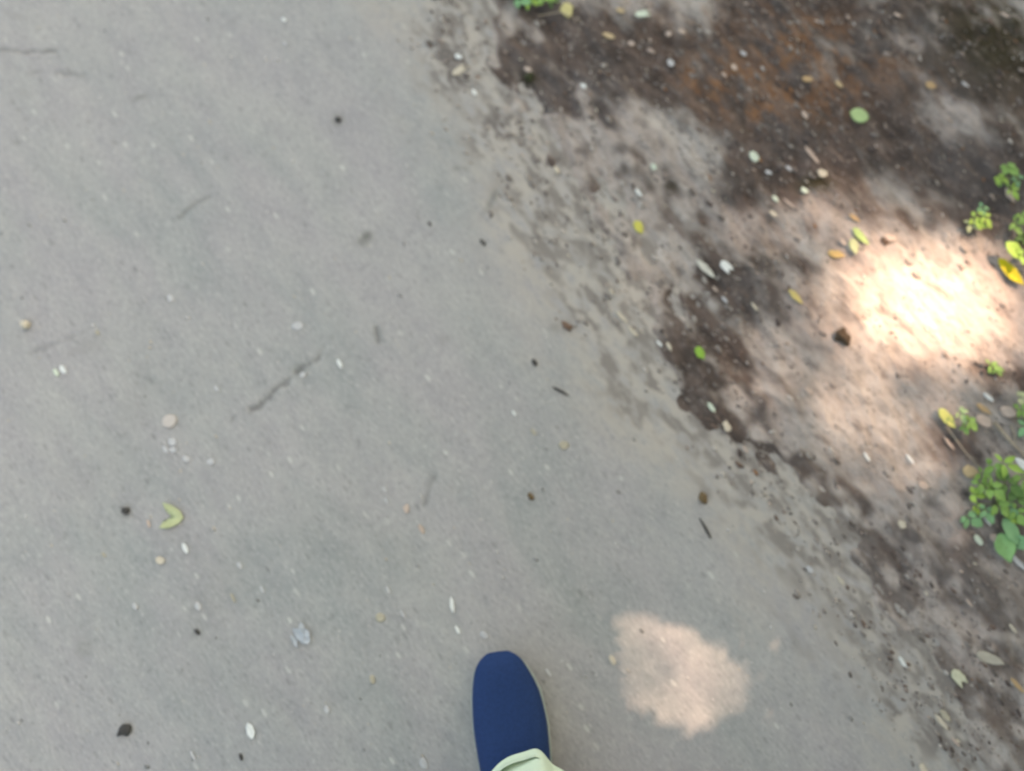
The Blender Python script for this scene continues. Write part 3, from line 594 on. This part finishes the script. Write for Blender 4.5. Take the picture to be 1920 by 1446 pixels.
def build_litter():
    rnd = random.Random(3)
    x, y = scatter(42000); d = x - edge_x(y)
    dk = blobs(x, y, DARK); pl = blobs(x, y, PALE_AND_SUNLIT); nz = fbm(x, y, .05, 3, 91, 1.8)
    z = np.maximum(path_h(x, y), dirt_h(x, y)); pr = np.clip(.10 + .6 * dk - .3 * pl + 1.2 * (nz - .5), 0, 1) * sst(-.05, .05, d + .1 * (nz - .5)); keep = nr.uniform(0, 1, len(x)) < pr
    items = []; k = 0
    for X, Y, Z, D in zip(x[keep], y[keep], z[keep], dk[keep]):
        L = min(.016, .0022 + rnd.expovariate(1 / .0028)); W = L * rnd.uniform(.16, .55)
        v, f = frag(X, Y, Z + .0012 + rnd.uniform(0, .002), L, W, A_(rnd), rnd)
        items.append((v, f, (rnd.choices(range(7), [28, 30, 24, 13, 2.5, 2, 1])[0] if D > .35 else rnd.choices(range(7), [6, 14, 30, 32, 12, 2, 4])[0]))); k += 1
    ms = [mat('litter_dark', alb(90, 80, 76), .9), mat('litter_brown', alb(116, 98, 88), .9), mat('litter_grey', alb(132, 124, 118), .9), mat('litter_taupe', alb(152, 138, 128), .9), M_pink, mat('litter_rust', alb(150, 108, 76), .9), M_cream]
    stuff('leaf_litter', 'brown and grey leaf fragments scattered over the earth', items, ms)
    # soil crumbs in the dusty transition
    x, y = scatter(19000); d = x - edge_x(y); nz = fbm(x, y, .035, 3, 95, 1.8)
    z = np.maximum(path_h(x, y), dirt_h(x, y)); pr = np.clip(sst(.42, .62, nz) * 1.1, 0, 1) * sst(-.09, .0, d) * (1 - .55 * sst(.15, .5, d)); keep = nr.uniform(0, 1, len(x)) < pr
    items = []
    for X, Y, Z in zip(x[keep], y[keep], z[keep]):
        L = min(.010, .0025 + rnd.expovariate(1 / .0018)); items.append((rock(X, Y, Z, L * 1.7, L * .75, L * .4, A_(rnd), rnd), ICF, rnd.choices([0, 1, 2, 3], [18, 36, 32, 26])[0]))
    stuff('soil_crumbs', 'grey brown soil crumbs on the dusty asphalt edge', items, [mat('crumb_dark', alb(112, 104, 98), .95), mat('crumb_grey', alb(136, 129, 123), .95), mat('crumb_tan', alb(156, 148, 140), .95), mat('crumb_pale', alb(186, 180, 172), .95)])
    # grit on the asphalt
    x, y = scatter(1300, (-1.0, -.5), (.7, .9)); d = x - edge_x(y); items = []
    for X, Y, D in zip(x, y, d):
        if D > -.01: continue
        L = min(.0065, .0016 + rnd.expovariate(1 / .0012)); Z = float(path_h(np.array([X]), np.array([Y]))[0])
        items.append((rock(X, Y, Z, L * 1.5, L * .7, L * .35, A_(rnd), rnd), ICF, rnd.choices([0, 1, 2, 3], [42, 26, 14, 18])[0]))
    stuff('grit', 'fine pale and dark grit strewn over the asphalt', items, [mat('grit_pale', alb(192, 190, 186), .9), mat('grit_beige', alb(184, 176, 162), .9), mat('grit_dark', alb(128, 128, 125), .9), mat('grit_grey', alb(150, 150, 150), .9)])
build_litter()

# ------------------------------------------------------------------ the person walking: shoe, trouser hem and the rest behind the frame
def loft(rings, close=True):
    V = []; F = []; n = len(rings[0])
    for r in rings: V += r
    for i in range(len(rings) - 1):
        for k in range(n): F.append((i * n + k, i * n + (k + 1) % n, (i + 1) * n + (k + 1) % n, (i + 1) * n + k))
    if close: F.append(tuple(range(n))[::-1]); F.append(tuple(range(len(V) - n, len(V))))
    return V, F
def interp(t, xs, ys): return float(np.interp(t, xs, ys))
M_knit = mat('navy_knit', (0.0095, 0.031, 0.100, 1), .85, .14, 260, .5, .2)
M_sole = mat('pale_rubber_sole', alb(160, 172, 166), .6); M_trouser = mat('mint_cotton', alb(216, 234, 212), .9, .04, 500, .25, .15)
M_skin = mat('skin', (.42, .26, .18, 1), .6); M_shirt = mat('grey_shirt', (.25, .27, .30, 1), .9); M_hair = mat('dark_hair', (.03, .022, .016, 1), .7)
def shoe(parent, toe, heading, mirror=1, lift=0):
    """toe tip at the origin, heel behind it along -y; mirror=1 is the right shoe (big toe side = -x)"""
    T = [0, .010, .026, .055, .10, .15, .20, .25, .275, .285]
    li = [.014, .0285, .037, .0435, .0465, .044, .038, .034, .025, .006]     # inner half width
    ro = [.014, .0285, .037, .0500, .0555, .054, .046, .038, .026, .006]     # outer half width
    hh = [.012, .026, .036, .044, .052, .066, .084, .095, .092, .085]
    shift = [0] * 10
    ts = [0, .003, .008, .015, .025, .04, .06, .08, .10, .125, .15, .175, .20, .225, .25, .268, .28, .285]
    def half(t, s): return interp(t, T, li if s < 0 else ro)
    rings = []; n = 28
    for t in ts:
        r = []; c = interp(t, T, shift); H = interp(t, T, hh)
        for k in range(n):
            a = math.tau * k / n; cx, sx = math.cos(a), math.sin(a); wd = half(t, cx)
            ex = .78 if sx > 0 else .5; X = c + wd * math.copysign(abs(cx) ** .8, cx); Zt = H - .014
            Z = .016 + (Zt * abs(sx) ** ex if sx > 0 else -.004 * abs(sx))
            r.append((mirror * X, -t, Z + .012 * max(0, 1 - t / .07) ** 2))
        rings.append(r)
    V, F = loft(rings); up = mk('knit_upper', V, F, M_knit, parent)
    sm = up.modifiers.new('s', 'SUBSURF'); sm.levels = sm.render_levels = 1
    rings = []
    for z, g_ in ((0, -.006), (.003, -.002), (.010, -.0008), (.016, -.0006), (.0185, -.002), (.0185, -.008)):
        r = []
        path = [(t, -1) for t in ts] + [(t, 1) for t in ts[::-1]]
        for t, s in path:
            wd = half(t, s) + g_ + (.0024 if s > 0 else .0012) * (1 if .03 < t < .27 else max(0, t / .03) if t <= .03 else 0); yy = -t - .004 * max(0, 1 - t / .03); r.append((mirror * (interp(t, T, shift) + s * wd), yy, z + .011 * max(0, 1 - t / .07) ** 2))
        rings.append(r)
    V, F = loft(rings); so = mk('sole', V, F, M_sole, parent)
    for o in (up, so): o.location = toe; o.rotation_euler = (R(lift), 0, heading)
    if lift:
        for o in (up, so): o.location = (toe[0], toe[1], toe[2] + .285 * math.sin(R(lift)))
    return up
def body_skin(name, J, E, m, parent, root=0, lev=2):
    me = bpy.data.meshes.new(name); me.from_pydata([j[0] for j in J], E, []); o = link(name, me, parent); me.materials.append(m)
    md = o.modifiers.new('skin', 'SKIN'); md.use_smooth_shade = True
    for i, j in enumerate(J):
        v = me.skin_vertices[0].data[i]; v.radius = (j[1], j[2] if len(j) > 2 else j[1]); v.use_root = (i == root)
    s = o.modifiers.new('sub', 'SUBSURF'); s.levels = s.render_levels = lev; return o
def person():
    toe = at(934, 1216, 0.03); root = bpy.data.objects.new('person', None); C.objects.link(root); root.location = (toe.x, toe.y - .2, 0)
    tag(root, 'person walking in a navy knit slip on shoe and pale mint trousers', 'person')
    ox, oy = root.location.x, root.location.y
    shoe_r = bpy.data.objects.new('shoe', None); C.objects.link(shoe_r); shoe_r.parent = root; shoe_r.location = (0, 0, 0)
    hd = R(7.0); shoe(shoe_r, (0 + .0, .2, 0), hd, 1, 4.0)
    shoe_l = bpy.data.objects.new('shoe', None); C.objects.link(shoe_l); shoe_l.parent = root; shoe(shoe_l, (-.22, -.22, 0), R(-4), -1)
    # joints relative to the root (x right, y ahead)
    ar = Vector((.026, 0.0, .10)); al = Vector((-.22, -.42, .10)); cam_rel = Vector((-ox, -oy, CAM_H))
    def cy(z, off): return cam_rel.y - (CAM_H - z) * math.tan(R(13.5)) - off     # stays behind the lower picture edge
    kr = Vector((.03, cy(.5, .13), .50)); kl = Vector((-.18, -.20, .50)); hr = Vector((.0, cy(.9, .28), .90)); hl = Vector((-.18, hr.y - .02, .90)); pel = Vector((-.09, hr.y - .01, .96))
    sp = pel + Vector((0, .01, .2)); ch = pel + Vector((0, 0, .40)); nk = pel + Vector((0, .03, .54)); hd_ = pel + Vector((0, .07, .66)); top = pel + Vector((0, .07, .75))
    sr = ch + Vector((.18, 0, .06)); sl = ch + Vector((-.18, 0, .06)); er = Vector((sr.x + .06, sr.y - .02, 1.14)); el = Vector((sl.x - .06, sl.y - .02, 1.14)); wr = Vector((cam_rel.x + .09, cam_rel.y - .10, 1.33)); wl = Vector((cam_rel.x - .09, cam_rel.y - .10, 1.33))
    J = [(pel, .13, .10), (sp, .12, .09), (ch, .15, .10), (nk, .055), (hd_, .085, .10), (top, .06, .07), (sr, .055), (er, .042), (wr, .028), (sl, .055), (el, .042), (wl, .028), (hr, .085), (kr, .055), (ar, .038), (hl, .085), (kl, .055), (al, .038),
         (Vector((.026, .04, .06)), .018, .014), (al + Vector((.0, .07, -.055)), .018, .014)]
    Ed = [(0, 1), (1, 2), (2, 3), (3, 4), (4, 5), (2, 6), (6, 7), (7, 8), (2, 9), (9, 10), (10, 11), (0, 12), (12, 13), (13, 14), (0, 15), (15, 16), (16, 17), (14, 18), (17, 19)]
    for a, b, r_ in ((Vector((0, .105, -.005)), 4, .013), (Vector((-.092, -.005, 0)), 4, .014), (Vector((.092, -.005, 0)), 4, .014)):
        J.append((hd_ + a, r_)); Ed.append((4, len(J) - 1))
    for wi, s in ((8, -1), (11, 1)):                                 # palms and five fingers
        w_ = J[wi][0]; pi = len(J); J.append((w_ + Vector((s * .012, .04, .012)), .034, .014)); Ed.append((wi, pi))
        for k in range(5):
            base = w_ + Vector((s * (-.028 + .018 * k), .078 if k else .03, .014)); L = (.05, .062, .070, .064, .05)[k]
            tip = base + Vector((s * (.03 if k == 0 else 0), L * .55, .004)); en = tip + Vector((s * .012, L * .35, -.016))
            a = len(J); J += [(base, .010), (tip, .009), (en, .007)]; Ed += [(pi, a), (a, a + 1), (a + 1, a + 2)]
    body_skin('body', J, Ed, M_skin, root)
    # shirt
    J = [(pel + Vector((0, 0, -.06)), .19, .155), (sp, .155, .125), (ch, .185, .13), (nk - Vector((0, 0, .05)), .085), (sr, .075), (er, .062), (er.lerp(wr, .6), .05), (sl, .075), (el, .062), (el.lerp(wl, .6), .05)]
    body_skin('shirt', J, [(0, 1), (1, 2), (2, 3), (2, 4), (4, 5), (5, 6), (2, 7), (7, 8), (8, 9)], M_shirt, root)
    # nose and ears grow from the head of the body mesh; eyes, lips and hair are parts
    hc_ = hd_ + Vector((0, .0, .02))
    bm = bmesh.new(); bmesh.ops.create_icosphere(bm, subdivisions=4, radius=1)
    for v in list(bm.verts):
        if not (v.co.z > .28 + .5 * max(0, v.co.y) or (v.co.y < -.05 and v.co.z > -.55)): bm.verts.remove(v)
    for v in bm.verts: v.co = Vector((v.co.x * .098, v.co.y * .118, v.co.z * .122)) * (1 + .02 * math.sin(v.co.x * 40) * math.sin(v.co.z * 30)) + hc_
    me = bpy.data.meshes.new('hair'); bm.to_mesh(me); bm.free(); me.materials.append(M_hair); me.polygons.foreach_set('use_smooth', [True] * len(me.polygons)); h = link('hair', me, root)
    sd = h.modifiers.new('s', 'SOLIDIFY'); sd.thickness = .01
    for sx in (-1, 1):
        bm = bmesh.new(); bmesh.ops.create_icosphere(bm, subdivisions=2, radius=.012); me = bpy.data.meshes.new('eye'); bm.to_mesh(me); bm.free(); me.materials.append(mat('eye_dark', (.05, .04, .03, 1), .2))
        link('eye', me, root).location = hd_ + Vector((sx * .032, .088, .012))
    # trousers: two folded tubes from hem to hip, one garment
    def leg(a, k_, h_, seed, hem_c):
        rnd = random.Random(seed); rings = []; n = 56
        st = [(hem_c, .074, 0), (hem_c + Vector((0, -.004, .006)), .0765, 0), (hem_c + Vector((0, -.010, .03)), .073, 1), (hem_c + Vector((0.004, -.022, .07)), .075, 1)]
        for i in range(1, 9):
            t = i / 9; p = (hem_c + Vector((.004, -.02, .06))).lerp(k_, t); st.append((p, .078 + .004 * t, 1))
        for i in range(0, 8):
            t = i / 7; st.append((k_.lerp(h_, t), .084 + .03 * t, 1))
        for i, (c, r_, f_) in enumerate(st):
            r = []
            for k in range(n):
                an = math.tau * k / n
                fold = .055 * math.sin(an * 3 + i * .5 + seed) + .04 * math.sin(an * 7 - i * 1.1) * f_
                ridge = .10 * math.exp(-((an - math.pi * .47 + .02 * i) / .14) ** 2) * (1 if i < 8 else .3) - .05 * math.exp(-((an - math.pi * .36) / .16) ** 2)
                rr = r_ * (1 + fold + ridge); zz = c.z + (.010 * math.sin(an * 2 + seed) if i < 3 else 0) + (.016 * math.sin(an) if i < 3 else 0)
                r.append((c.x + rr * math.cos(an), c.y + rr * 1.02 * math.sin(an), zz))
            rings.append(r)
        inner = []
        for s_, dz in ((.955, .001), (.95, .03)):
            inner.append([(rings[0][k][0] * s_ + hem_c.x * (1 - s_), rings[0][k][1] * s_ + hem_c.y * (1 - s_), rings[0][k][2] + dz) for k in range(n)])
        return loft(inner[::-1] + rings, False)
    hc = at(996, 1532, .095); hem_r = Vector((hc.x - ox, hc.y - oy, .085)); hem_l = al + Vector((0, .0, -.015))
    V, F = leg(ar, kr, hr, 2, hem_r); V2, F2 = leg(al, kl, hl, 5, hem_l)
    rings = []
    for z, a, b in ((-.24, .03, .03), (-.20, .13, .09), (-.13, .195, .135), (-.05, .20, .15), (.03, .185, .14), (.07, .165, .12)):
        rings.append([(pel.x + a * math.cos(math.tau * k / 56), pel.y + b * math.sin(math.tau * k / 56), pel.z + z) for k in range(56)])
    V3, F3 = loft(rings)
    o1 = len(V); o2 = o1 + len(V2)
    t = mk('trousers', V + V2 + V3, F + [tuple(i + o1 for i in f) for f in F2] + [tuple(i + o2 for i in f) for f in F3], M_trouser, root)
    t.modifiers.new('s', 'SUBSURF').levels = 1
person()

# ------------------------------------------------------------------ unseen trees and bushes, added out of view to throw and shape the shade
M_leafc = mat('canopy_leaf', (.06, .11, .03, 1), .6, .2, 3, 0); M_barkt = mat('tree_bark', (.12, .09, .065, 1), .95, .25, 14, 1)
def leaf_mesh(name, P, size, parent, seed):
    """many leaf-sized folded quads at points P (numpy n x 3)"""
    r = np.random.RandomState(seed); n = len(P); s = (size * r.uniform(.7, 1.25, n))[:, None]
    az = r.uniform(0, math.tau, n); tl = r.uniform(-.5, .5, n); tl2 = r.uniform(-.5, .5, n)
    u = np.stack([np.cos(az), np.sin(az), tl], -1); v = np.stack([-np.sin(az), np.cos(az), tl2], -1)
    q = [P - u * s * .62, P - v * s * .36 + np.array([0, 0, .004]), P + u * s * .62, P + v * s * .36 + np.array([0, 0, .004])]
    co = np.stack(q, 1).reshape(-1, 3).astype(np.float32); me = bpy.data.meshes.new(name)
    me.vertices.add(4 * n); me.vertices.foreach_set('co', co.ravel()); me.loops.add(4 * n); me.loops.foreach_set('vertex_index', np.arange(4 * n, dtype=np.int32))
    me.polygons.add(n); me.polygons.foreach_set('loop_start', (np.arange(n) * 4).astype(np.int32)); me.update(calc_edges=True); me.materials.append(M_leafc)
    return link(name, me, parent)
def cs(p): return at(*p)
# openings of the crown, given by where the sun that comes through them meets the ground: (photo x, y, radius x, radius y, turn, share of sun let through)
GAPS = [(1722, 588, 138, 88, 15, 1.0), (1790, 622, 104, 74, 0, 1.0), (1850, 600, 70, 40, 10, .5), (1730, 580, 200, 115, 15, .32), (1690, 500, 240, 130, 20, .16), (1850, 560, 130, 130, 40, .26), (1640, 455, 230, 95, 20, .15), (1490, 435, 170, 60, 20, .11), (1580, 560, 120, 60, 30, .06),
        (1590, 735, 210, 85, 15, .13), (1640, 765, 150, 75, 30, .21), (1560, 720, 90, 45, 20, .18), (1460, 760, 140, 80, 15, .05), (1300, 15, 95, 50, 0, .16), (1800, 215, 65, 34, -10, .11), (1210, 480, 120, 70, 30, .04), (1340, 1260, 300, 220, 0, .13), (1190, 1210, 170, 150, 0, .25), (1250, 1330, 150, 90, 0, .16), (1480, 1280, 160, 90, 0, .16), (1130, 780, 130, 60, 30, .035),
        (1640, 900, 170, 70, 40, .045), (1560, 1040, 120, 50, 40, .03), (1480, 250, 200, 90, 30, .015)]
def sun_share(gx, gy):
    T = np.zeros_like(gx)
    for px, py, rx, ry, a, t in GAPS:
        c = at(px, py); ca, sa = math.cos(R(-a)), math.sin(R(-a)); dx, dy = gx - c.x, gy - c.y
        u = (dx * ca + dy * sa) / (rx * PX); v = (-dx * sa + dy * ca) / (ry * PX); e = u * u + v * v
        T = np.maximum(T, np.where(e < 1, t, 0))
    return T
def limb(pts, r0, r1):
    return stem_geo([Vector(p) for p in pts], r0, r1)
def shade_tree():
    base = Vector((5.0, 3.8, 0)); root = bpy.data.objects.new('tree', None); C.objects.link(root); root.location = base  # unseen tree, crown openings laid out to shape the light patches
    tag(root, 'unseen leafy tree, its crown and gaps shaped to throw the shade and light patches', 'tree')
    V, F = [], []
    def add(pts, r0, r1):
        v, f = limb(pts, r0, r1); o_ = len(V); V.extend(v); F.extend([tuple(i + o_ for i in t) for t in f])
    add([(0, 0, -.1), (.05, .02, 2), (-.1, .1, 4.5), (.05, 0, 7), (0, 0, 9.4)], .26, .08)
    for k in range(7):
        a = k * math.tau / 7 + .75; add([(0, 0, 5 + .5 * k), (1.2 * math.cos(a), 1.2 * math.sin(a), 7.2 + .3 * k), (2.6 * math.cos(a), 2.6 * math.sin(a), 9.2)], .09, .03)
    add([(0, 0, 2.6), (-1.4, -1.3, 2.7), (-2.6, -2.5, 2.5), (-3.6, -3.4, 2.2)], .07, .015)   # low bough, added to shape the light patch beside the shoe
    mk('trunk', V, F, M_barkt, root)
    r = np.random.RandomState(5); tan = 1 / math.tan(R(SUN_EL))
    def crown(n, gx0, gx1, gy0, gy1, z0, z1):
        gx = r.uniform(gx0, gx1, n); gy = r.uniform(gy0, gy1, n); z = r.uniform(z0, z1, n)
        T = sun_share(gx, gy); dens = np.where(T > 0, np.clip(-np.log(np.clip(T, .0005, 1)) / 8.6, 0, 1), 1.0)
        k = r.uniform(0, 1, n) < dens
        return np.stack([gx + SUN_H.x * z * tan, gy + SUN_H.y * z * tan, z], -1)[k]
    Pd = crown(64000, -1.5, 1.5, -1.3, 1.5, 9.6, 12.2)          # above the walked stretch
    n = 42000; a = r.uniform(0, math.tau, n); rr = 5.2 * np.sqrt(r.uniform(0, 1, n)) * (0.9 + .14 * np.sin(a * 5) + .08 * np.sin(a * 9)); z = r.uniform(8.6, 12.8, n)
    P = np.stack([base.x - .2 + rr * np.cos(a), base.y - .1 + rr * np.sin(a), z], -1)
    gx = P[:, 0] - SUN_H.x * z * tan; gy = P[:, 1] - SUN_H.y * z * tan
    P = P[~((gx > -1.5) & (gx < 1.5) & (gy > -1.3) & (gy < 1.5))]
    leaf_mesh('crown', np.concatenate([Pd, P]) - np.array(base), np.concatenate([np.full(len(Pd), .052), np.full(len(P), .088)]), root, 1)
    # leaves of the added low bough: their edge draws the crisp outline of the pink light patch beside the shoe
    n = 21000; gx = r.uniform(-.06, .95, n); gy = r.uniform(-.62, .06, n); z = r.uniform(1.95, 2.25, n)
    poly = [(1148, 1150), (1185, 1136), (1240, 1150), (1300, 1158), (1332, 1185), (1352, 1215), (1375, 1228), (1395, 1250), (1402, 1290), (1395, 1330), (1370, 1352), (1345, 1366), (1312, 1384), (1278, 1378), (1252, 1358), (1205, 1354), (1172, 1320), (1155, 1270), (1150, 1200)]
    pg = [at(*q) for q in poly]; ins = np.zeros(n, bool)
    for i in range(len(pg)):
        p0, p1 = pg[i], pg[i - 1]
        c = ((p0.y > gy) != (p1.y > gy)) & (gx < (p1.x - p0.x) * (gy - p0.y) / (p1.y - p0.y + 1e-12) + p0.x); ins ^= c
    b0 = at(1350, 1270); rad = np.hypot((gx - b0.x) / .42, (gy - b0.y) / .30)
    fade = np.clip((at(1630, 1270).x - gx) / .20, 0, 1) * ((gx > at(1340, 1250).x) & (gy < at(1500, 1195).y) & (gy > at(1500, 1345).y)) * .95
    ins |= r.uniform(0, 1, n) < fade
    k = (~ins) & (rad < 1 + .15 * np.sin(9 * np.arctan2(gy, gx)))
    P = np.stack([gx + SUN_H.x * z * tan, gy + SUN_H.y * z * tan, z], -1)[k]
    leaf_mesh('added_bough_leaves', P - np.array(base), .028, root, 2)
shade_tree()
def screen_tree(x, y, h, rad, n, seed, label):  # extra tree added out of view to cut the sky light
    root = bpy.data.objects.new('tree', None); C.objects.link(root); root.location = (x, y, 0); tag(root, label, 'tree', 'added trees out of view that block sky light')
    r = np.random.RandomState(seed); V, F = stem_geo([Vector((0, 0, -.1)), Vector((.1, 0, h * .3)), Vector((-.1, .1, h * .6)), Vector((0, 0, h * .85))], .22, .05); 
    for k in range(5):
        a = k * 1.3; v, f = stem_geo([Vector((0, 0, h * (.35 + .08 * k))), Vector((rad * .6 * math.cos(a), rad * .6 * math.sin(a), h * (.5 + .08 * k)))], .08, .02); o_ = len(V); V += v; F += [tuple(i + o_ for i in t) for t in f]
    mk('trunk', V, F, M_barkt, root)
    c = r.normal(0, 1, (14, 3)) * np.array([rad * .5, rad * .5, h * .14]) + np.array([0, 0, h * .66]); i = r.randint(0, 14, n); P = c[i] + r.normal(0, 1, (n, 3)) * rad * .26
    P = P[P[:, 2] > h * .22]; leaf_mesh('crown', P, .16, root, seed)
screen_tree(4.2, -3.2, 7.5, 2.4, 9000, 11, 'added unseen bushy tree behind the walker, blocking sky light')
screen_tree(3.6, 7.0, 8.0, 2.6, 9000, 12, 'added unseen bushy tree further up the path, blocking sky light')
screen_tree(8.5, 0.5, 8.5, 2.8, 9000, 13, 'added unseen bushy tree far to the right, blocking sky light')

def bush(x, y, h, rad, n, seed, label):  # added out of view to darken the lower right by blocking sky light
    root = bpy.data.objects.new('bush', None); C.objects.link(root); root.location = (x, y, 0); tag(root, label, 'bush', 'added bushes out of view that block sky light')
    r = np.random.RandomState(seed); V = []; F = []
    for k in range(7):
        a = k * .9; v, f = stem_geo([Vector((.03 * math.cos(a), .03 * math.sin(a), -.05)), Vector((rad * .3 * math.cos(a), rad * .3 * math.sin(a), h * .5)), Vector((rad * .6 * math.cos(a), rad * .6 * math.sin(a), h * .85))], .014, .004); o_ = len(V); V += v; F += [tuple(i + o_ for i in t) for t in f]
    mk('stem', V, F, M_barkt, root)
    c = r.normal(0, 1, (18, 3)) * np.array([rad * .36, rad * .36, h * .2]) + np.array([0, 0, h * .58]); i = r.randint(0, 18, n); P = c[i] + r.normal(0, 1, (n, 3)) * rad * .2
    P = P[(P[:, 2] > .12) & (np.hypot(P[:, 0], P[:, 1]) < rad)]; leaf_mesh('foliage', P, .075, root, seed)
bush(1.75, -1.05, 2.4, 1.0, 9000, 21, 'added unseen leafy bush at the lower right, darkening that corner')
bush(2.25, 0.35, 2.3, .95, 8000, 22, 'added unseen leafy bush right of the frame, blocking sky light')
bush(1.0, -2.1, 2.6, 1.0, 9000, 23, 'added unseen tall bush behind the walker, blocking sky light')
